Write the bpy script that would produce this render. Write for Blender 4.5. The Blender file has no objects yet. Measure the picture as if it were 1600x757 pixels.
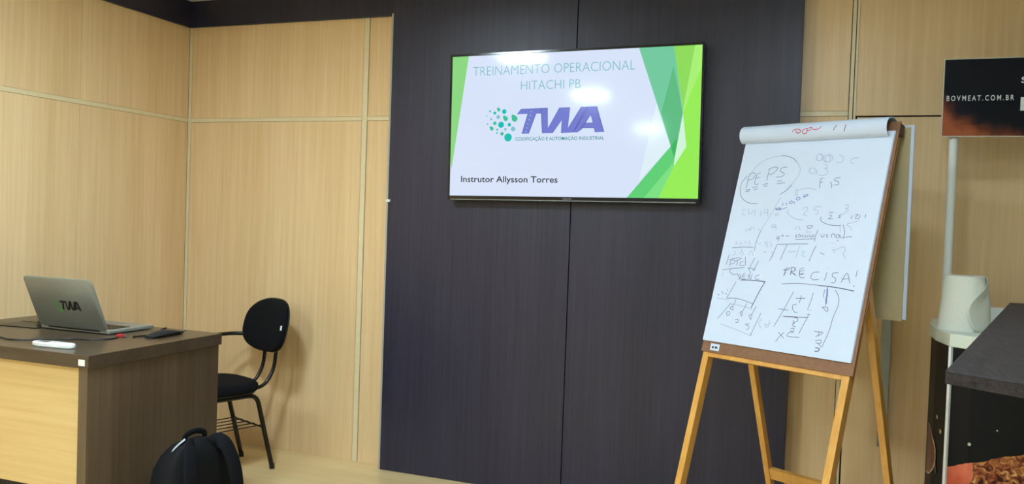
import bpy, bmesh, math, random
from mathutils import Vector, Matrix
random.seed(7)
scn = bpy.context.scene
COL = scn.collection
PI = math.pi
V = Vector

# ------------------------------------------------------------------ camera
cam = bpy.data.objects.new('camera', bpy.data.cameras.new('camera'))
COL.objects.link(cam)
cam.data.sensor_width = 36.0
cam.data.lens = 29.45
cam.data.clip_start = 0.05
yaw, pitch, roll = -0.3579, -0.0272, 0.0352
fw = V((math.sin(yaw) * math.cos(pitch), math.cos(yaw) * math.cos(pitch), math.sin(pitch)))
rt = V((math.cos(yaw), -math.sin(yaw), 0))
up = rt.cross(fw)
r2 = rt * math.cos(roll) + up * math.sin(roll)
u2 = up * math.cos(roll) - rt * math.sin(roll)
cam.matrix_world = Matrix(((r2.x, u2.x, -fw.x, 3.5045), (r2.y, u2.y, -fw.y, -3.9193), (r2.z, u2.z, -fw.z, 1.3369), (0, 0, 0, 1)))
scn.camera = cam

# ------------------------------------------------------------------ world, lamps, exposure
world = bpy.data.worlds.new('world')
scn.world = world
world.use_nodes = True
world.node_tree.nodes['Background'].inputs[0].default_value = (0.75, 0.85, 1.0, 1)
world.node_tree.nodes['Background'].inputs[1].default_value = 0.1
scn.view_settings.view_transform = 'Standard'
scn.view_settings.look = 'None'
scn.view_settings.exposure = 0.0
scn.view_settings.gamma = 1.0
scn.view_settings.use_curve_mapping = False
LAMP_GLOW = {1.40: 190.0, 3.45: 68.0}    # radiance of the ceiling panels, left line and right line
LAMP_COLOR = (0.72, 0.89, 1.0)
LAMPS = [(x, y) for x in (1.40, 3.45) for y in (-2.0, -3.9, -6.6)]

# ------------------------------------------------------------------ helpers
def srgb(r, g, b):
    f = lambda c: (c / 255 / 12.92) if c / 255 <= 0.04045 else ((c / 255 + 0.055) / 1.055) ** 2.4
    return (f(r), f(g), f(b), 1.0)

def nodes(name):
    m = bpy.data.materials.new(name)
    m.use_nodes = True
    nt = m.node_tree
    return m, nt, nt.nodes['Principled BSDF']

def mat(name, col, rough=0.5, metal=0.0, spec=0.5, noise=0.06, scale=40.0, bump=0.0, emit=None, strength=1.0, coat=0.0, trans=0.0):
    """plain surface with a little procedural mottling and relief"""
    m, nt, p = nodes(name)
    p.inputs['Roughness'].default_value = rough
    p.inputs['Metallic'].default_value = metal
    p.inputs['Specular IOR Level'].default_value = spec
    p.inputs['Coat Weight'].default_value = coat
    tc = nt.nodes.new('ShaderNodeTexCoord')
    n = nt.nodes.new('ShaderNodeTexNoise')
    n.inputs['Scale'].default_value = scale
    n.inputs['Detail'].default_value = 4
    nt.links.new(tc.outputs['Object'], n.inputs['Vector'])
    r = nt.nodes.new('ShaderNodeValToRGB')
    r.color_ramp.elements[0].position = 0.3
    r.color_ramp.elements[1].position = 0.7
    r.color_ramp.elements[0].color = tuple(c * (1 - noise) for c in col[:3]) + (1,)
    r.color_ramp.elements[1].color = tuple(min(1, c * (1 + noise)) for c in col[:3]) + (1,)
    nt.links.new(n.outputs['Fac'], r.inputs['Fac'])
    nt.links.new(r.outputs['Color'], p.inputs['Base Color'])
    if bump:
        b = nt.nodes.new('ShaderNodeBump')
        b.inputs['Strength'].default_value = bump
        b.inputs['Distance'].default_value = 0.002
        nt.links.new(n.outputs['Fac'], b.inputs['Height'])
        nt.links.new(b.outputs['Normal'], p.inputs['Normal'])
    if emit:
        p.inputs['Emission Color'].default_value = emit
        p.inputs['Emission Strength'].default_value = strength
    return m

def wood(name, c0, c1, rough=0.4, axis='Z', fine=55.0, stretch=1.6, spec=0.5, band=0.5, bump=0.1, coat=0.0):
    """laminate or timber with grain along one axis"""
    m, nt, p = nodes(name)
    p.inputs['Roughness'].default_value = rough
    p.inputs['Specular IOR Level'].default_value = spec
    p.inputs['Coat Weight'].default_value = coat
    p.inputs['Coat Roughness'].default_value = 0.15
    tc = nt.nodes.new('ShaderNodeTexCoord')
    oi = nt.nodes.new('ShaderNodeObjectInfo')
    add = nt.nodes.new('ShaderNodeVectorMath'); add.operation = 'ADD'
    mul = nt.nodes.new('ShaderNodeVectorMath'); mul.operation = 'SCALE'
    mul.inputs[0].default_value = (7.3, 5.1, 9.7)
    nt.links.new(oi.outputs['Random'], mul.inputs['Scale'])
    nt.links.new(tc.outputs['Object'], add.inputs[0])
    nt.links.new(mul.outputs[0], add.inputs[1])
    def stretched(sc_across, sc_along, detail):
        mp = nt.nodes.new('ShaderNodeMapping')
        s = [sc_across] * 3
        s['XYZ'.index(axis)] = sc_along
        mp.inputs['Scale'].default_value = s
        nt.links.new(add.outputs[0], mp.inputs['Vector'])
        n = nt.nodes.new('ShaderNodeTexNoise')
        n.inputs['Scale'].default_value = 1.0
        n.inputs['Detail'].default_value = detail
        n.inputs['Roughness'].default_value = 0.6
        n.inputs['Distortion'].default_value = 0.3
        nt.links.new(mp.outputs[0], n.inputs['Vector'])
        return n
    a = stretched(fine, stretch, 5)
    b = stretched(5.0, 0.12, 2)
    mx = nt.nodes.new('ShaderNodeMath'); mx.operation = 'MULTIPLY_ADD'
    mx.inputs[1].default_value = band
    nt.links.new(b.outputs['Fac'], mx.inputs[0])
    m2 = nt.nodes.new('ShaderNodeMath'); m2.operation = 'MULTIPLY'; m2.inputs[1].default_value = 1 - band
    nt.links.new(a.outputs['Fac'], m2.inputs[0])
    nt.links.new(m2.outputs[0], mx.inputs[2])
    r = nt.nodes.new('ShaderNodeValToRGB')
    r.color_ramp.elements[0].position = 0.33
    r.color_ramp.elements[1].position = 0.67
    r.color_ramp.elements[0].color = c0
    r.color_ramp.elements[1].color = c1
    nt.links.new(mx.outputs[0], r.inputs['Fac'])
    nt.links.new(r.outputs['Color'], p.inputs['Base Color'])
    if bump:
        bp = nt.nodes.new('ShaderNodeBump')
        bp.inputs['Strength'].default_value = bump
        bp.inputs['Distance'].default_value = 0.001
        nt.links.new(a.outputs['Fac'], bp.inputs['Height'])
        nt.links.new(bp.outputs['Normal'], p.inputs['Normal'])
    return m

def obj(name, bm, m, parent=None, smooth=False, bevel=0.0, kind=None, label=None, loc=None):
    me = bpy.data.meshes.new(name)
    bmesh.ops.recalc_face_normals(bm, faces=bm.faces)
    bm.to_mesh(me); bm.free()
    me.materials.append(m)
    o = bpy.data.objects.new(name, me)
    COL.objects.link(o)
    if parent: o.parent = parent
    if loc: o.location = loc
    if smooth:
        for f in me.polygons: f.use_smooth = True
        me.set_sharp_from_angle(angle=math.radians(40))
    if bevel:
        b = o.modifiers.new('bevel', 'BEVEL'); b.width = bevel; b.segments = 2; b.limit_method = 'ANGLE'
        b.angle_limit = math.radians(35)
    if kind: o['kind'] = kind
    if label: o['label'] = label
    return o

def thing(name, label, cat, loc=(0, 0, 0), rz=0.0, group=None):
    o = bpy.data.objects.new(name, None)
    o.empty_display_size = 0.1
    COL.objects.link(o)
    o.location = loc; o.rotation_euler = (0, 0, rz)
    o['label'] = label; o['category'] = cat
    if group: o['group'] = group
    return o

def tag(o, label, cat, group=None):
    o['label'] = label; o['category'] = cat
    if group: o['group'] = group
    return o

def box(x0, x1, y0, y1, z0, z1, bm=None, M=None):
    bm = bm or bmesh.new()
    vs = [bm.verts.new((M @ V(c)) if M else c) for c in ((x0, y0, z0), (x1, y0, z0), (x1, y1, z0), (x0, y1, z0), (x0, y0, z1), (x1, y0, z1), (x1, y1, z1), (x0, y1, z1))]
    for f in ((0, 3, 2, 1), (4, 5, 6, 7), (0, 1, 5, 4), (1, 2, 6, 5), (2, 3, 7, 6), (3, 0, 4, 7)):
        bm.faces.new([vs[i] for i in f])
    return bm

def loft(rings, bm=None, closed=True, caps=True):
    bm = bm or bmesh.new()
    R = [[bm.verts.new(p) for p in r] for r in rings]
    n = len(R[0])
    for a, b in zip(R, R[1:]):
        for i in range(n if closed else n - 1):
            j = (i + 1) % n
            bm.faces.new((a[i], a[j], b[j], b[i]))
    if caps and closed:
        bm.faces.new(R[0][::-1]); bm.faces.new(R[-1])
    return bm

def catmull(pts, k=6):
    pts = [V(p) for p in pts]
    if len(pts) < 3: return pts
    P = [pts[0] * 2 - pts[1]] + pts + [pts[-1] * 2 - pts[-2]]
    out = []
    for i in range(1, len(P) - 2):
        a, b, c, d = P[i - 1:i + 3]
        for s in range(k):
            t = s / k
            out.append(0.5 * ((2 * b) + (c - a) * t + (2 * a - 5 * b + 4 * c - d) * t * t + (3 * b - a - 3 * c + d) * t ** 3))
    out.append(pts[-1])
    return out

def fillet(pts, r, k=5):
    """polyline with rounded corners"""
    pts = [V(p) for p in pts]
    out = [pts[0]]
    for a, b, c in zip(pts, pts[1:], pts[2:]):
        u, w = (a - b), (c - b)
        rr = min(r, u.length * 0.49, w.length * 0.49)
        p0 = b + u.normalized() * rr; p1 = b + w.normalized() * rr
        for i in range(k + 1):
            t = i / k
            out.append(p0 * (1 - t) ** 2 + b * 2 * t * (1 - t) + p1 * t * t)
    out.append(pts[-1])
    return out

def tube(pts, r, n=10, bm=None, flat=1.0, wide=1.0, upv=None):
    """swept tube; r may be a list"""
    pts = [V(p) for p in pts]
    rings = []
    prev = None
    for i, p in enumerate(pts):
        t = (pts[min(i + 1, len(pts) - 1)] - pts[max(i - 1, 0)]).normalized()
        if upv is not None:
            a = t.cross(V(upv)).normalized()
        elif prev is None:
            a = t.cross(V((0, 0, 1)) if abs(t.z) < 0.9 else V((1, 0, 0))).normalized()
        else:
            a = (prev - t * prev.dot(t)).normalized()
        prev = a
        b = t.cross(a)
        rr = r[i] if isinstance(r, (list, tuple)) else r
        rings.append([p + a * math.cos(2 * PI * j / n) * rr * wide + b * math.sin(2 * PI * j / n) * rr * flat for j in range(n)])
    return loft(rings, bm)

def sup(a, b, n, p):
    """superellipse outline points"""
    o = []
    for i in range(n):
        t = 2 * PI * i / n
        c, s = math.cos(t), math.sin(t)
        o.append((math.copysign(abs(c) ** (2 / p), c) * a, math.copysign(abs(s) ** (2 / p), s) * b))
    return o

def prism(poly, z0, z1, bm=None, fn=None):
    """polygon (x, y) extruded z0..z1, optionally mapped by fn"""
    bm = bm or bmesh.new()
    fn = fn or (lambda p: p)
    a = [bm.verts.new(fn(V((x, y, z0)))) for x, y in poly]
    b = [bm.verts.new(fn(V((x, y, z1)))) for x, y in poly]
    n = len(poly)
    bm.faces.new(a[::-1]); bm.faces.new(b)
    for i in range(n):
        bm.faces.new((a[i], a[(i + 1) % n], b[(i + 1) % n], b[i]))
    return bm

def flat(polys, fn, bm=None):
    """thin flat print: each polygon (u, v) placed by fn(u, v)"""
    bm = bm or bmesh.new()
    for poly in polys:
        f = bm.faces.new([bm.verts.new(fn(u, v)) for u, v in poly])
    bm.normal_update()
    bmesh.ops.triangulate(bm, faces=bm.faces)
    return bm

def circle(cx, cy, rx, ry=None, n=20):
    ry = ry or rx
    return [(cx + rx * math.cos(2 * PI * i / n), cy + ry * math.sin(2 * PI * i / n)) for i in range(n)]

def drop(cx, cy, r, ang, n=18):
    o = []
    for i in range(n):
        t = 2 * PI * i / n
        k = 1.0 + 0.75 * max(0, math.cos(t)) ** 8
        o.append((cx + r * k * math.cos(t + ang), cy + r * k * math.sin(t + ang)))
    return o

def text_bm(body, x0, x1, ybase, cap, fn, offset=0.0, shear=0.0, spacing=1.0):
    """lettering as flat mesh: fitted to x0..x1 wide and cap height, placed by fn(u, v)"""
    cu = bpy.data.curves.new('lettering', 'FONT')
    cu.body = body; cu.size = 1.0; cu.offset = offset; cu.shear = shear; cu.space_character = spacing
    cu.resolution_u = 3
    o = bpy.data.objects.new('lettering', cu)
    COL.objects.link(o)
    dg = bpy.context.evaluated_depsgraph_get(); dg.update()
    me = bpy.data.meshes.new_from_object(o.evaluated_get(dg))
    xs = [v.co.x for v in me.vertices]
    a, b = min(xs), max(xs)
    sy = cap / 0.70
    bm = bmesh.new()
    vs = [bm.verts.new(fn(x0 + (v.co.x - a) / (b - a) * (x1 - x0), ybase + v.co.y * sy)) for v in me.vertices]
    for p in me.polygons:
        try: bm.faces.new([vs[i] for i in p.vertices])
        except ValueError: pass
    bpy.data.objects.remove(o); bpy.data.curves.remove(cu); bpy.data.meshes.remove(me)
    return bm

def ribbon(pts2, w, fn, bm, closed=False):
    """pen stroke: a flat ribbon along (u, v) points"""
    P = [V((a, b)) for a, b in pts2]
    L, R = [], []
    for i, p in enumerate(P):
        t = P[min(i + 1, len(P) - 1)] - P[max(i - 1, 0)]
        if t.length < 1e-7: t = V((1, 0))
        t.normalize()
        n = V((-t.y, t.x)) * w * 0.5
        L.append(bm.verts.new(fn(p.x + n.x, p.y + n.y))); R.append(bm.verts.new(fn(p.x - n.x, p.y - n.y)))
    for i in range(len(P) - 1):
        bm.faces.new((L[i], L[i + 1], R[i + 1], R[i]))
    return bm

def place_words(name, bm, m, parent, gap):
    """one object per word: letters whose spacing is under gap stay together"""
    me = bpy.data.meshes.new('tmp'); bm.to_mesh(me); bm.free()
    n = len(me.vertices); root = list(range(n))
    def find(a):
        while root[a] != a: root[a] = root[root[a]]; a = root[a]
        return a
    for e in me.edges: root[find(e.vertices[0])] = find(e.vertices[1])
    isl = {}
    for i in range(n): isl.setdefault(find(i), []).append(i)
    I = sorted(isl.values(), key=lambda L: min(me.vertices[i].co.x for i in L))
    groups = []; right = -1e9
    for L in I:
        a = min(me.vertices[i].co.x for i in L); c = max(me.vertices[i].co.x for i in L)
        if a - right > gap: groups.append([])
        groups[-1].append(L); right = max(right, c)
    for g in groups:
        ids = {i for L in g for i in L}
        nb = bmesh.new(); mp = {i: nb.verts.new(me.vertices[i].co) for i in ids}
        for p in me.polygons:
            if p.vertices[0] in ids:
                try: nb.faces.new([mp[i] for i in p.vertices])
                except ValueError: pass
        obj(name, nb, m, parent)
    bpy.data.meshes.remove(me)

# ------------------------------------------------------------------ materials
M_LIGHT = wood('light_laminate', srgb(222, 187, 136), srgb(241, 211, 165), rough=0.36, band=0.45, bump=0.05)
M_LIGHT_H = wood('light_laminate_across', srgb(210, 178, 118), srgb(228, 200, 142), rough=0.4, axis='X', band=0.45, bump=0.05)
M_DARK = wood('dark_laminate', srgb(35, 35, 54), srgb(52, 50, 71), rough=0.40, fine=70, band=0.35, bump=0.25, spec=0.5)
M_DESK = wood('brown_laminate', srgb(72, 57, 42), srgb(108, 90, 70), rough=0.4, fine=60, band=0.62, bump=0.25)
M_DESK_TOP = wood('brown_laminate_top', srgb(62, 50, 38), srgb(88, 74, 58), rough=0.3, axis='X', fine=60, band=0.4, bump=0.2)
M_TABLE = wood('charcoal_laminate', srgb(34, 31, 34), srgb(66, 60, 62), rough=0.6, axis='Y', fine=140, stretch=12, band=0.2, bump=0.3, spec=0.2)
M_TRIM = mat('pale_trim', srgb(228, 212, 172), rough=0.35, spec=0.6, noise=0.03)
M_GAP = mat('shadow_gap', srgb(30, 26, 22), rough=0.8)
M_WHITEWALL = mat('painted_wall', srgb(214, 214, 208), rough=0.8, noise=0.02, scale=8)
M_CEIL = mat('ceiling_paint', srgb(222, 226, 230), rough=0.85, noise=0.02, scale=10)
M_FLOOR = wood('pale_floor', srgb(214, 186, 132), srgb(232, 208, 158), rough=0.3, axis='X', fine=30, band=0.5, bump=0.03)
M_BLACKPL = mat('black_plastic', srgb(20, 20, 22), rough=0.35)
M_BLACKMT = mat('black_enamel', srgb(9, 9, 11), rough=0.25, spec=0.5)
M_WHITEPL = mat('white_plastic', srgb(232, 236, 232), rough=0.35, noise=0.02)
M_ALU = mat('aluminium', srgb(150, 158, 160), rough=0.35, metal=0.8, noise=0.03)
M_LAMP = mat('lamp_diffuser', srgb(240, 245, 250), emit=LAMP_COLOR + (1,), strength=LAMP_GLOW[1.40])
M_LAMP_R = mat('lamp_diffuser_right', srgb(240, 245, 250), emit=LAMP_COLOR + (1,), strength=LAMP_GLOW[3.45])

# ------------------------------------------------------------------ the room
def struct(name, bm, m, bevel=0.0):
    o = obj(name, bm, m, bevel=bevel); o['kind'] = 'structure'; return o

W, D, H = 6.2, -9.0, 2.53
struct('floor', box(-0.1, W + 0.1, D - 0.1, 0.1, -0.1, 0.0), M_FLOOR)
struct('ceiling', box(-0.1, W + 0.1, D - 0.1, 0.1, H, H + 0.1), M_CEIL)
wall_left = struct('wall_left', box(-0.1, -0.012, D, 0.1, 0, H), M_GAP)
wall_back = struct('wall_back', box(-0.012, W, 0.012, 0.1, 0, H), M_GAP)
struct('wall_right', box(W, W + 0.1, D, 0.1, 0, H), M_WHITEWALL)
struct('wall_front', box(-0.012, W, D - 0.1, D, 0, H), M_WHITEWALL)

def panel(parent, bm, m=None, name='panel', bevel=0.0012):
    return obj(name, bm, m or M_LIGHT, parent, bevel=bevel)
RZ = 1.835                                   # underside of the horizontal rail
TOP = 2.41
# light back panels left of the dark cladding
for x0, x1 in ((0.021, 1.157), (1.193, 1.352)):
    panel(wall_back, box(x0, x1, 0, 0.012, 0.0, RZ - 0.001))
    panel(wall_back, box(x0, x1, 0, 0.012, RZ + 0.023, TOP))
# hidden bay behind the cladding, then the narrow bay right of it
panel(wall_back, box(3.352, 3.572, 0, 0.012, 0.0, RZ - 0.001))
panel(wall_back, box(3.352, 3.572, 0, 0.012, RZ + 0.023, TOP))
panel(wall_back, box(3.6035, 4.60, 0, 0.012, 1.836, TOP))
panel(wall_back, box(4.604, 5.40, 0, 0.012, 0.0, TOP))
panel(wall_back, box(5.404, 6.195, 0, 0.012, 0.0, TOP))
def strip(parent, bm): return obj('trim_strip', bm, M_TRIM, parent, bevel=0.0015)
strip(wall_back, box(0.0, 0.019, -0.004, 0.012, 0, TOP))
strip(wall_back, box(1.160, 1.190, -0.003, 0.012, 0, TOP))
strip(wall_back, box(3.575, 3.590, -0.003, 0.012, 0, TOP))
strip(wall_back, box(3.593, 3.603, -0.001, 0.012, 0, TOP))
for x0, x1 in ((0.021, 1.158), (1.192, 1.352), (3.352, 3.573)):
    strip(wall_back, box(x0, x1, -0.003, 0.012, RZ, RZ + 0.022))
# light left wall panels
ys = [-0.004, -0.757, -1.91, -3.06, -4.21, -5.36, -6.51, -7.66, -8.99]
for a, b in zip(ys, ys[1:]):
    panel(wall_left, box(-0.012, 0.0, b + 0.002, a - 0.001, 0, RZ - 0.001))
    panel(wall_left, box(-0.012, 0.0, b + 0.002, a - 0.001, RZ + 0.023, TOP))
    strip(wall_left, box(-0.012, 0.003, b, a, RZ, RZ + 0.022))
# dark band that runs round under the ceiling
band = struct('trim_1', box(0.0, 1.352, -0.016, 0.012, 2.38, H - 0.001), M_DARK, 0.001)
obj('band', box(-0.012, 0.016, -8.99, -0.016, 2.38, H - 0.001), M_DARK, band, bevel=0.001)
obj('band', box(3.39, 6.19, -0.016, 0.012, 2.38, H - 0.001), M_DARK, band, bevel=0.001)
# dark cladding that stands proud of the wall
clad = struct('trim_2', box(1.372, 3.370, -0.046, 0.012, 0.0, H - 0.001), M_GAP)
obj('dark_panel', box(1.366, 2.3545, -0.064, -0.046, 0.001, H - 0.001), M_DARK, clad, bevel=0.0008)
obj('dark_panel', box(2.3595, 3.376, -0.064, -0.046, 0.001, H - 0.001), M_DARK, clad, bevel=0.0008)
obj('edge_strip', box(1.354, 1.366, -0.060, 0.012, 0.001, 2.38), mat('grey_edging', srgb(176, 172, 160), rough=0.4), clad)
obj('edge_strip', box(3.370, 3.376, -0.046, 0.012, 0.001, H - 0.001), M_DARK, clad)
obj('latch', box(1.356, 1.381, -0.070, -0.064, 1.404, 1.418), M_WHITEPL, clad, bevel=0.001, label='small pale plastic latch')
# the door in the same laminate, and its long pull
door = struct('door_1', box(3.6095, 4.595, -0.004, 0.010, 0.008, 1.829), M_LIGHT, 0.0015)
obj('pull_handle', box(3.745, 3.782, -0.046, -0.034, 0.424, 1.30), M_ALU, door, bevel=0.002)
for z in (0.47, 1.25):
    obj('handle_mount', box(3.755, 3.772, -0.034, -0.004, z, z + 0.03), M_ALU, door)
struct('baseboard_right', box(W - 0.012, W, D, 0.0, 0, 0.07), M_WHITEWALL)

# ------------------------------------------------------------------ ceiling lamps
place = {1.40: 'left', 3.45: 'right'}
row = {-2.0: 'nearest the panelled wall', -3.9: 'second from the panelled wall', -6.6: 'farthest from the panelled wall'}
for x, y in LAMPS:
    t = thing('ceiling_light', 'square white ceiling light panel in the %s line of lamps, %s' % (place[x], row[y]), 'ceiling light', (x, y, H), 0, 'square ceiling lights')
    s = 0.15
    bm = bmesh.new()
    for a in ((-s - .012, s + .012, -s - .012, -s), (-s - .012, s + .012, s, s + .012), (-s - .012, -s, -s, s), (s, s + .012, -s, s)):
        box(a[0], a[1], a[2], a[3], -0.018, 0, bm)
    obj('frame', bm, M_WHITEPL, t)
    obj('diffuser', box(-s, s, -s, s, -0.014, -0.004), M_LAMP if x < 2 else M_LAMP_R, t)

# pen strokes on the flip chart: x y pairs in millimetres on the sheet
INK = {
 'd': """48 682 57 686 70 688 76 680 71 665 59 659 49 657
55 682 48 667 48 646 48 624
98 688 84 680 81 658 81 644 91 638 99 644
82 665 100 669
135 700 133 679 133 654
131 700 147 708 164 710 168 701 157 685 138 679
210 709 191 707 182 697 189 689 201 684 201 674 187 669 169 668
46 615 66 618
50 609 68 612
77 625 99 630
83 615 101 621
119 637 141 643
125 629 141 633
180 651 199 653
180 641 214 645
176 756 202 753 226 744 249 726
41 676 23 650 20 625 23 609
23 610 30 593 46 576 68 564 92 559 114 560
246 635 229 615 210 602 203 596
154 450 147 421 144 397 144 368
367 662 358 656 359 636 361 622
358 644 369 646
398 646 407 632 406 621
435 662 418 660 413 652 429 646 431 636 416 634
200 535 221 537 245 546
416 528 433 529
420 518 428 518 427 511 419 504 436 505
465 521 457 517 463 512 455 508
507 519 504 505
516 521 527 523 520 513 521 508 532 508 535 521
553 523 555 518 553 510
390 512 390 500 404 489 433 481 468 480
468 480 471 483
479 484 488 463 491 445 491 432
339 473 355 477 364 473 353 465 342 471
229 427 228 421 238 423 236 430 229 428
238 425 236 411
244 434 254 436 250 429
264 433 278 434
310 441 303 436 310 431 304 428
316 429 319 442 326 431
334 441 329 436 338 432
342 442 343 434 352 434 352 442
360 443 361 434 370 435 369 443
376 443 374 434
306 421 342 424 380 427
388 461 383 440 383 417
404 445 406 436 415 437 415 446
429 447 424 442 431 437 426 434
445 435 444 446 454 448 458 436
462 445 462 436 473 436 471 446 462 445
475 446 479 436 490 437
496 437 510 441 521 439
414 376 431 370
42 375 89 381 137 382
237 399 298 403 360 407
235 399 227 361 218 333
277 400 269 372 262 340
393 402 385 375 377 341
37 349 33 320 33 307
37 325 73 336 96 335
49 324 49 300
49 325 66 327 66 315 51 309
70 323 91 332
81 326 81 305
104 325 94 319 97 307 114 308
111 343 119 308
21 284 66 293 118 300
153 341 147 323 140 302
172 331 166 312 156 293
132 300 152 300
134 299 142 290 150 278
153 298 160 291 166 301
58 289 55 278 77 269 91 273
91 273 109 256 102 274
109 256 99 252
126 278 118 273 118 255 132 256
118 265 129 268
143 257 143 275 154 256 157 278
188 276 173 270 177 258 192 259
93 243 81 208 67 174
67 174 106 177 147 172 185 163
22 187 32 182
37 199 49 188
56 193 66 188
61 208 65 202
110 171 106 155 96 139
91 136 102 144 106 130 91 136
81 118 91 124 96 114 87 106 81 118
160 164 154 143 147 125
139 124 147 128 150 111 139 124
124 93 137 97 140 87 129 83
203 156 195 133 190 120
182 119 192 121 191 102 181 118
190 86 174 82 189 76 189 66 179 64
91 156 68 121 46 89
228 132 216 89 203 42
288 306 294 292 288 281
282 303 299 304 312 312
314 315 316 286
314 315 327 314 328 302 316 298 336 288
362 317 349 308 352 291 365 293
284 302 297 305 303 314
294 315 291 294 288 281
314 314 315 286
314 314 328 314 330 303 315 298 338 285
367 308 350 299 357 279 373 281
354 292 368 295
425 305 403 301 396 285 408 275 428 278
454 305 452 287 450 275
454 321 456 319
496 308 477 304 477 292 491 286 489 271 476 270
513 273 522 301 531 306 545 273
513 285 539 290
563 321 562 297
287 249 346 256 394 257 436 256
342 226 325 177 312 140 291 88
418 227 415 197 409 165
419 150 408 117 394 75
374 215 374 200 372 185
355 201 392 205
364 180 350 175 352 160 364 149 373 152
295 156 336 154
376 133 417 137
410 147 422 149
363 131 376 130 381 121 367 114 362 121
360 108 370 112 364 101 376 98
359 88 371 92 372 80 359 81
375 75 359 76 352 60 399 62
314 70 340 51
336 72 323 56 311 34
459 243 458 226 460 214
469 217 473 186
462 180 482 180 483 165 462 180
498 244 514 222 519 193 509 149 504 100 489 38
450 90 483 90 459 72
468 90 469 76
460 58 481 63 481 51 464 51
474 50 486 40""",
 'f': """56 689 73 714 100 737 137 750 176 756
249 726 265 702 266 677 248 645 224 616
210 586 198 561 191 537 180 508 165 479 154 450
328 737 322 743 328 755 342 755 347 740 341 730 329 732
357 754 351 740 360 726 375 724 380 739 368 755
326 741 325 735 340 730 350 740 346 752 333 755
372 753 358 744 361 730 378 723 389 735 382 749 371 754
411 752 429 742 430 726 422 720 406 723
476 736 462 731 462 719 473 715
474 738 488 736
318 703 304 697 310 683 326 681 332 692 320 703
359 716 372 711 374 701 363 700 376 694 379 680 365 672 344 674
336 692 337 676
66 532 54 534 57 515 71 511
78 539 87 514 108 531 114 512
135 529 141 509
151 536 155 522 167 524 170 512
164 540 171 510
215 525 200 515 209 513 217 517
264 611 273 617 275 597 270 593 264 611
280 613 299 621 324 622 346 615
255 538 249 528 269 510 297 499 322 498
309 539 319 547 330 544 327 532 316 518 334 516
383 550 361 550 355 540 373 533 373 521 364 520
472 556 483 558 485 548 474 543 486 543
464 519 481 531 490 541
535 501 511 492 493 488
495 488 494 482 511 474 511 464
468 480 475 455
86 451 89 447 102 458 107 448 109 467
119 465 123 453
139 456 153 454
193 472 209 476 215 469 196 466 216 465 218 457
298 474 299 460
307 474 318 459
346 464 344 452 364 453
447 414 455 414
456 390 471 391 488 400
462 389 466 378
488 400 499 402 505 389 500 378 511 360
51 398 56 402 61 394 52 392
75 403 75 393 86 396
96 408 99 396
110 407 121 391
57 363 64 351 52 346
88 348 87 371 101 349
124 351 131 369 145 348
155 398 164 398
195 407 183 403 195 395 193 385
205 410 214 388
182 366 200 367
218 372 228 357 221 349
329 398 325 371 321 351
284 372 320 375
340 376 352 377 344 361 360 360
23 275 28 258
24 170 56 169 80 167
86 153 135 151 190 141
64 71 130 59 209 42
209 42 200 53
235 111 229 91 241 76
253 94 261 81 270 87 253 94
270 111 269 91 275 102
409 162 427 164""",
 'b': """195 539 211 543 220 541 208 536 197 539
223 564 224 552
236 564 241 554
253 572 250 564 258 561 263 568 255 572
271 570 270 558
280 587 275 579 285 575 291 583 280 587
307 595 302 588 314 589 320 596 307 595
467 255 474 218
466 246 475 193""",
 'r': """468 426 474 424""",
 'D': """111 250 161 253 218 252
218 252 200 205 182 146
559 265 563 264
436 256 482 255 522 252 565 247
320 130 376 133
465 34 482 34
465 22 477 23 483 32""",
 'roll_red': """222 840 227 848 239 851 252 848 256 840 242 836 236 847
266 835 264 843 273 849 282 849 282 836 271 832 266 835
282 849 295 854 302 852 295 844 283 842
305 847 321 845 335 850 338 857""",
 'roll_dark': """389 838 393 847 401 856
434 857 434 848 429 832""",
}

# ------------------------------------------------------------------ television and its slide
def glow(name, col, s=1.0):
    m, nt, p = nodes(name)
    p.inputs['Base Color'].default_value = (0.01, 0.01, 0.012, 1)
    p.inputs['Roughness'].default_value = 0.09
    p.inputs['Specular IOR Level'].default_value = 0.22
    p.inputs['Emission Color'].default_value = col
    p.inputs['Emission Strength'].default_value = s
    return m
tv = thing('television', 'wide flat black television showing a green and white slide on the dark cladding', 'television', (2.355, -0.064, 1.43))
tv.rotation_euler = (0, math.radians(-0.6), 0)
TW, TH = 1.2175, 0.685
def sc(l):
    return lambda u, v: V(((u - 0.5) * TW, -0.0615 - 0.0003 * l, 0.021 + v * TH))
hb = box(-0.6185, 0.6185, -0.061, -0.024, 0, 0.717)
obj('casing', hb, M_BLACKPL, tv, bevel=0.004)
bz = bmesh.new()
for a in ((-0.6185, 0.6185, 0.0, 0.0195), (-0.6185, 0.6185, 0.7075, 0.717), (-0.6185, -0.6095, 0.0195, 0.7075), (0.6095, 0.6185, 0.0195, 0.7075)):
    box(a[0], a[1], -0.066, -0.060, a[2], a[3], bz)
obj('bezel', bz, mat('gloss_black', srgb(14, 14, 20), rough=0.15, spec=0.6), tv)
obj('lower_edge', box(-0.60, 0.60, -0.0675, -0.066, 0.001, 0.004), M_ALU, tv)
obj('maker_mark', text_bm('SAMSUNG', -0.022, 0.022, 0.0085, 0.0052, lambda u, v: V((u, -0.0664, v)), 0.01), mat('mark_grey', srgb(150, 155, 165)), tv)
obj('wall_mount', box(-0.2, 0.2, -0.024, 0.0, 0.2, 0.52), M_BLACKMT, tv)
scr = obj('screen', flat([[(0, 0), (1, 0), (1, 1), (0, 1)]], sc(0)), glow('slide_white', srgb(216, 228, 250), 0.98), tv)
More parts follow.
